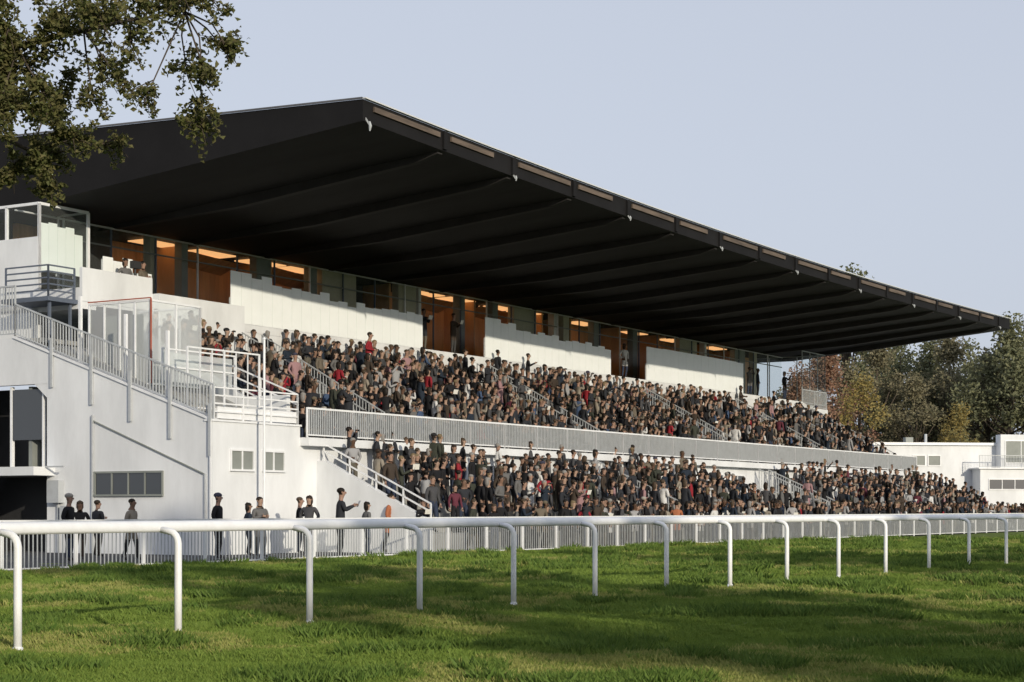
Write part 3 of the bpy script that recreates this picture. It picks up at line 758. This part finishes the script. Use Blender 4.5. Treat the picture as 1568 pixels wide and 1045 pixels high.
    blob((hx,fy-.008,hc.z-.03),.016,.8,1.3,1.6,2); blob((hx+.03,fy+.008,hc.z-.002),.009,1.3,.7,.8,8); blob((hx-.03,fy+.008,hc.z-.002),.009,1.3,.7,.8,8)
    blob((hx,fy+.006,hc.z-.068),.014,1.6,.6,.5,2); blob((hx+.084,hc.y+.01,hc.z-.015),.022,.5,.8,1.4,2); blob((hx-.084,hc.y+.01,hc.z-.015),.022,.5,.8,1.4,2)
    if hair == 'long': blob((hx,hc.y+.05,hc.z-.05),.104,1.0,.65,1.65,3,8); blob((hx,hc.y+.015,hc.z+.035),.1,.98,1.05,.72,3,10)
    if hair == 'short': blob((hx,hc.y+.022,hc.z+.03),.1,.96,1.02,.78,3,10)
    if hair == 'hat':
        blob((hx,hc.y+.012,hc.z+.045),.1,1,1.1,.75,5,10)
        c_ = Vector((hx,hc.y-.1,hc.z+.05)); mb.quad([c_+Vector((-.06,.03,0)),c_+Vector((.06,.03,0)),c_+Vector((.04,-.05,-.012)),c_+Vector((-.04,-.05,-.012))],C_hat)
    for c, dv, s in hands:
        side = dv.cross(Vector((0,1,0)))
        side = Vector((1,0,0)) if side.length < .1 else side.normalized()
        nrm = dv.cross(side).normalized()
        for q, (off, ln) in enumerate(((-.027,.06),(-.009,.072),(.009,.068),(.026,.052))):
            a = c+side*off+dv*.005; b_ = a+dv*ln*.55+nrm*.008; e = b_+dv*ln*.4+nrm*.022
            mb.tube([a,b_,e],[.0095,.0085,.006],C_skin,5)
        a = c-side*.03*1.0-dv*.03; mb.tube([a,a-side*.025+dv*.025,a-side*.03+dv*.055],[.011,.01,.007],C_skin,5)
    if prop == 'card':
        c = (hands[0][0]+hands[1][0])/2+Vector((0,-.05,.03)); mb.quad([c+Vector((-.1,0,-.08)),c+Vector((.1,0,-.08)),c+Vector((.1,-.07,.08)),c+Vector((-.1,-.07,.08))],C_paper)
    if prop == 'phone':
        c = hands[0][0]+Vector((0,-.03,.05)); mb.box(c.x-.04,c.x+.04,c.y-.006,c.y+.006,c.z-.06,c.z+.07,C_black)
    if prop == 'bino':
        c = (hands[0][0]+hands[1][0])/2+Vector((0,-.02,.02))
        for sx in (-.035,.035): mb.tube([(sx,c.y+.05,c.z),(sx,c.y-.07,c.z)],[.02,.028],C_black,8)
    return mb.mesh(name, True)
down = None
bent = ((.25,.04,1.16),(.12,-.24,1.12)); fold = ((.24,-.02,1.15),(.0,-.17,1.2)); up = ((.27,-.14,1.33),(.07,-.2,1.58)); pock = ((.27,.05,1.15),(.19,-.06,.96))
phone = ((.22,-.16,1.25),(.1,-.36,1.5)); hip = ((.3,.06,1.17),(.18,-.02,1.0)); read = ((.22,-.06,1.18),(.07,-.3,1.3))
lap = ((.25,-.03,1.15),(.1,-.3,1.06))
ST = [person("s1",shift=.04), person("s2",armL=pock,armR=pock,coat=True,hair='hat',wide=1.08), person("s3",armL=bent,armR=bent,prop='card',hair='long',wide=.93,shift=.05),
      person("s4",armL=up,armR=up,prop='bino',coat=True), person("s5",armL=fold,armR=fold,hair='short',wide=1.12,coat=True,shift=-.03), person("s6",armL=phone,armR=down,prop='phone',hair='long',wide=.92,coat=True),
      person("s7",armL=hip,armR=bent,hair='short',lean=.08,shift=.05), person("s8",armL=bent,armR=down,stride=.16,hair='short',coat=True,lean=.05), person("s9",armL=pock,armR=hip,hair='long',coat=True,wide=.98,shift=.04),
      person("s10",armL=read,armR=read,prop='card',coat=True,hair='short',lean=.04,wide=1.05)]
SI = [person("i1",sit=True,armL=lap,armR=lap), person("i2",sit=True,armL=lap,armR=lap,hair='long',wide=.93,prop='card'), person("i3",sit=True,armL=up,armR=up,prop='bino',hair='hat'),
      person("i4",sit=True,armL=lap,armR=lap,hair='short',lean=.25,coat=True,wide=1.08), person("i5",sit=True,armL=fold,armR=fold,hair='short',wide=1.1)]
STW = [ST[0],ST[0],ST[1],ST[2],ST[4],ST[4],ST[6],ST[7],ST[8],ST[8],ST[3],ST[5],ST[9]]
SIW = [SI[0],SI[0],SI[1],SI[3],SI[3],SI[4],SI[4],SI[2]]
rp_ = random.Random(11)
def crowd_person(parent, me_, k, t_, h_, rz, s):
    o = bpy.data.objects.new("spectator_figure", me_); scene.collection.objects.link(o); o.parent = parent
    o.location = (k,t_,h_); o.rotation_euler = (0,0,rz); o.scale = (s*rp_.uniform(.96,1.08),s,s*rp_.uniform(.97,1.04))
CU = empty("upper_terrace_crowd", C0, ANG); CL = empty("lower_terrace_crowd", C0, ANG)
aisU = [(8.9,10.2),(24.7,26.0),(39.4,40.7),(51.4,52.7)]
for i, (t_, h_) in enumerate(UT):
    k = 4.7
    while k < 64.0:
        ina = any(a < k < b for a, b in aisU)
        pr = 0.92 if not ina else 0.12
        if k > 53: pr *= 0.75
        if rp_.random() < pr:
            sit = rp_.random() < (0.65 if i > 0 else .9)
            if i >= 7: sit = rp_.random() < .96
            me_ = rp_.choice(SIW if sit else STW)
            crowd_person(CU, me_, k+rp_.uniform(-.1,.1), t_+rp_.uniform(-.12,.12)+(.1 if sit else 0), h_, rp_.gauss(0.7,.55), rp_.uniform(.9,1.06))
        k += rp_.uniform(.46,.64)
for i, (t_, h_) in enumerate(LT):
    k = 5.7
    while k < 67.5:
        ok = rp_.random() < (.4,.68,.82,.86,.88,.88)[i]
        if 22.3 < k < 23.5 or 56 < k < 57.2: ok = rp_.random() < .12
        if 32.5+i*.3 < k < 40.3 and i < 5: ok = False
        if 40.3 < k < 41.5: ok = False
        if k < 8: ok = rp_.random() < .4
        if ok: crowd_person(CL, rp_.choice(STW), k+rp_.uniform(-.1,.1), t_+rp_.uniform(-.15,.15), h_, rp_.gauss(0.6,.65), rp_.uniform(.88,1.07))
        k += rp_.uniform(.5,.74)
for i in range(330):
    k = 7.5+81*rp_.random(); t_ = rp_.uniform(-5.1,-4.35)
    if k > 68: t_ = rp_.uniform(-5.1, -5.1+4*rp_.random())
    crowd_person(CL, rp_.choice(STW), k, t_, .035, rp_.gauss(.4,.8), rp_.uniform(.85,1.02))
CB = empty("balcony_guests", C0, ANG)
for k, t_ in ((4.4,7.6),(5.3,7.6),(22.4,7.5),(24.9,7.6),(41.2,7.6),(57.5,7.6),(59,7.7),(63,7.6),(0.9,11),(1.2,12.4),(2.4,9.9)):
    crowd_person(CB, rp_.choice(STW), k, t_, 8.16, rp_.uniform(-.6,.6), 1.0)
for i in range(16):
    if i < 3: crowd_person(CB, rp_.choice(STW), rp_.uniform(4.6,8.6), rp_.uniform(6.0,6.4), 6.4, rp_.uniform(-.6,.8), rp_.uniform(.9,1))
    else: crowd_person(CB, rp_.choice(STW), rp_.uniform(4.6,8.0), rp_.uniform(4.5,6.4), 5.5, rp_.uniform(-.6,.8), .95)
def solo(u, y, me_, rz, h0=.035, s=1.0):
    o = bpy.data.objects.new("spectator", me_); scene.collection.objects.link(o); o.location = ((u-784)/2700*y, y, h0); o.rotation_euler = (0,0,rz); o.scale = (s*1.06,s*1.06,s)
for u, y, mi, rz, s in ((106,45.5,1,1.4,1.0),(121,47,8,.3,.9),(149,50,4,2.4,.92),(201,46.5,7,1.2,.93),(334,48,1,1.4,1.02),(381,51,8,2.0,.88),(399,49.5,4,.8,.97),(458,53,9,1.6,.98),(472,52,8,-.3,1.0),(563,53,2,2.1,.9),(597,55,7,1.3,1.05),(648,54.5,9,.4,.95)):
    solo(u, y, ST[mi], rz, .035, s)
solo(521, 50.5, ST[9], 1.9, .035, 1.12)
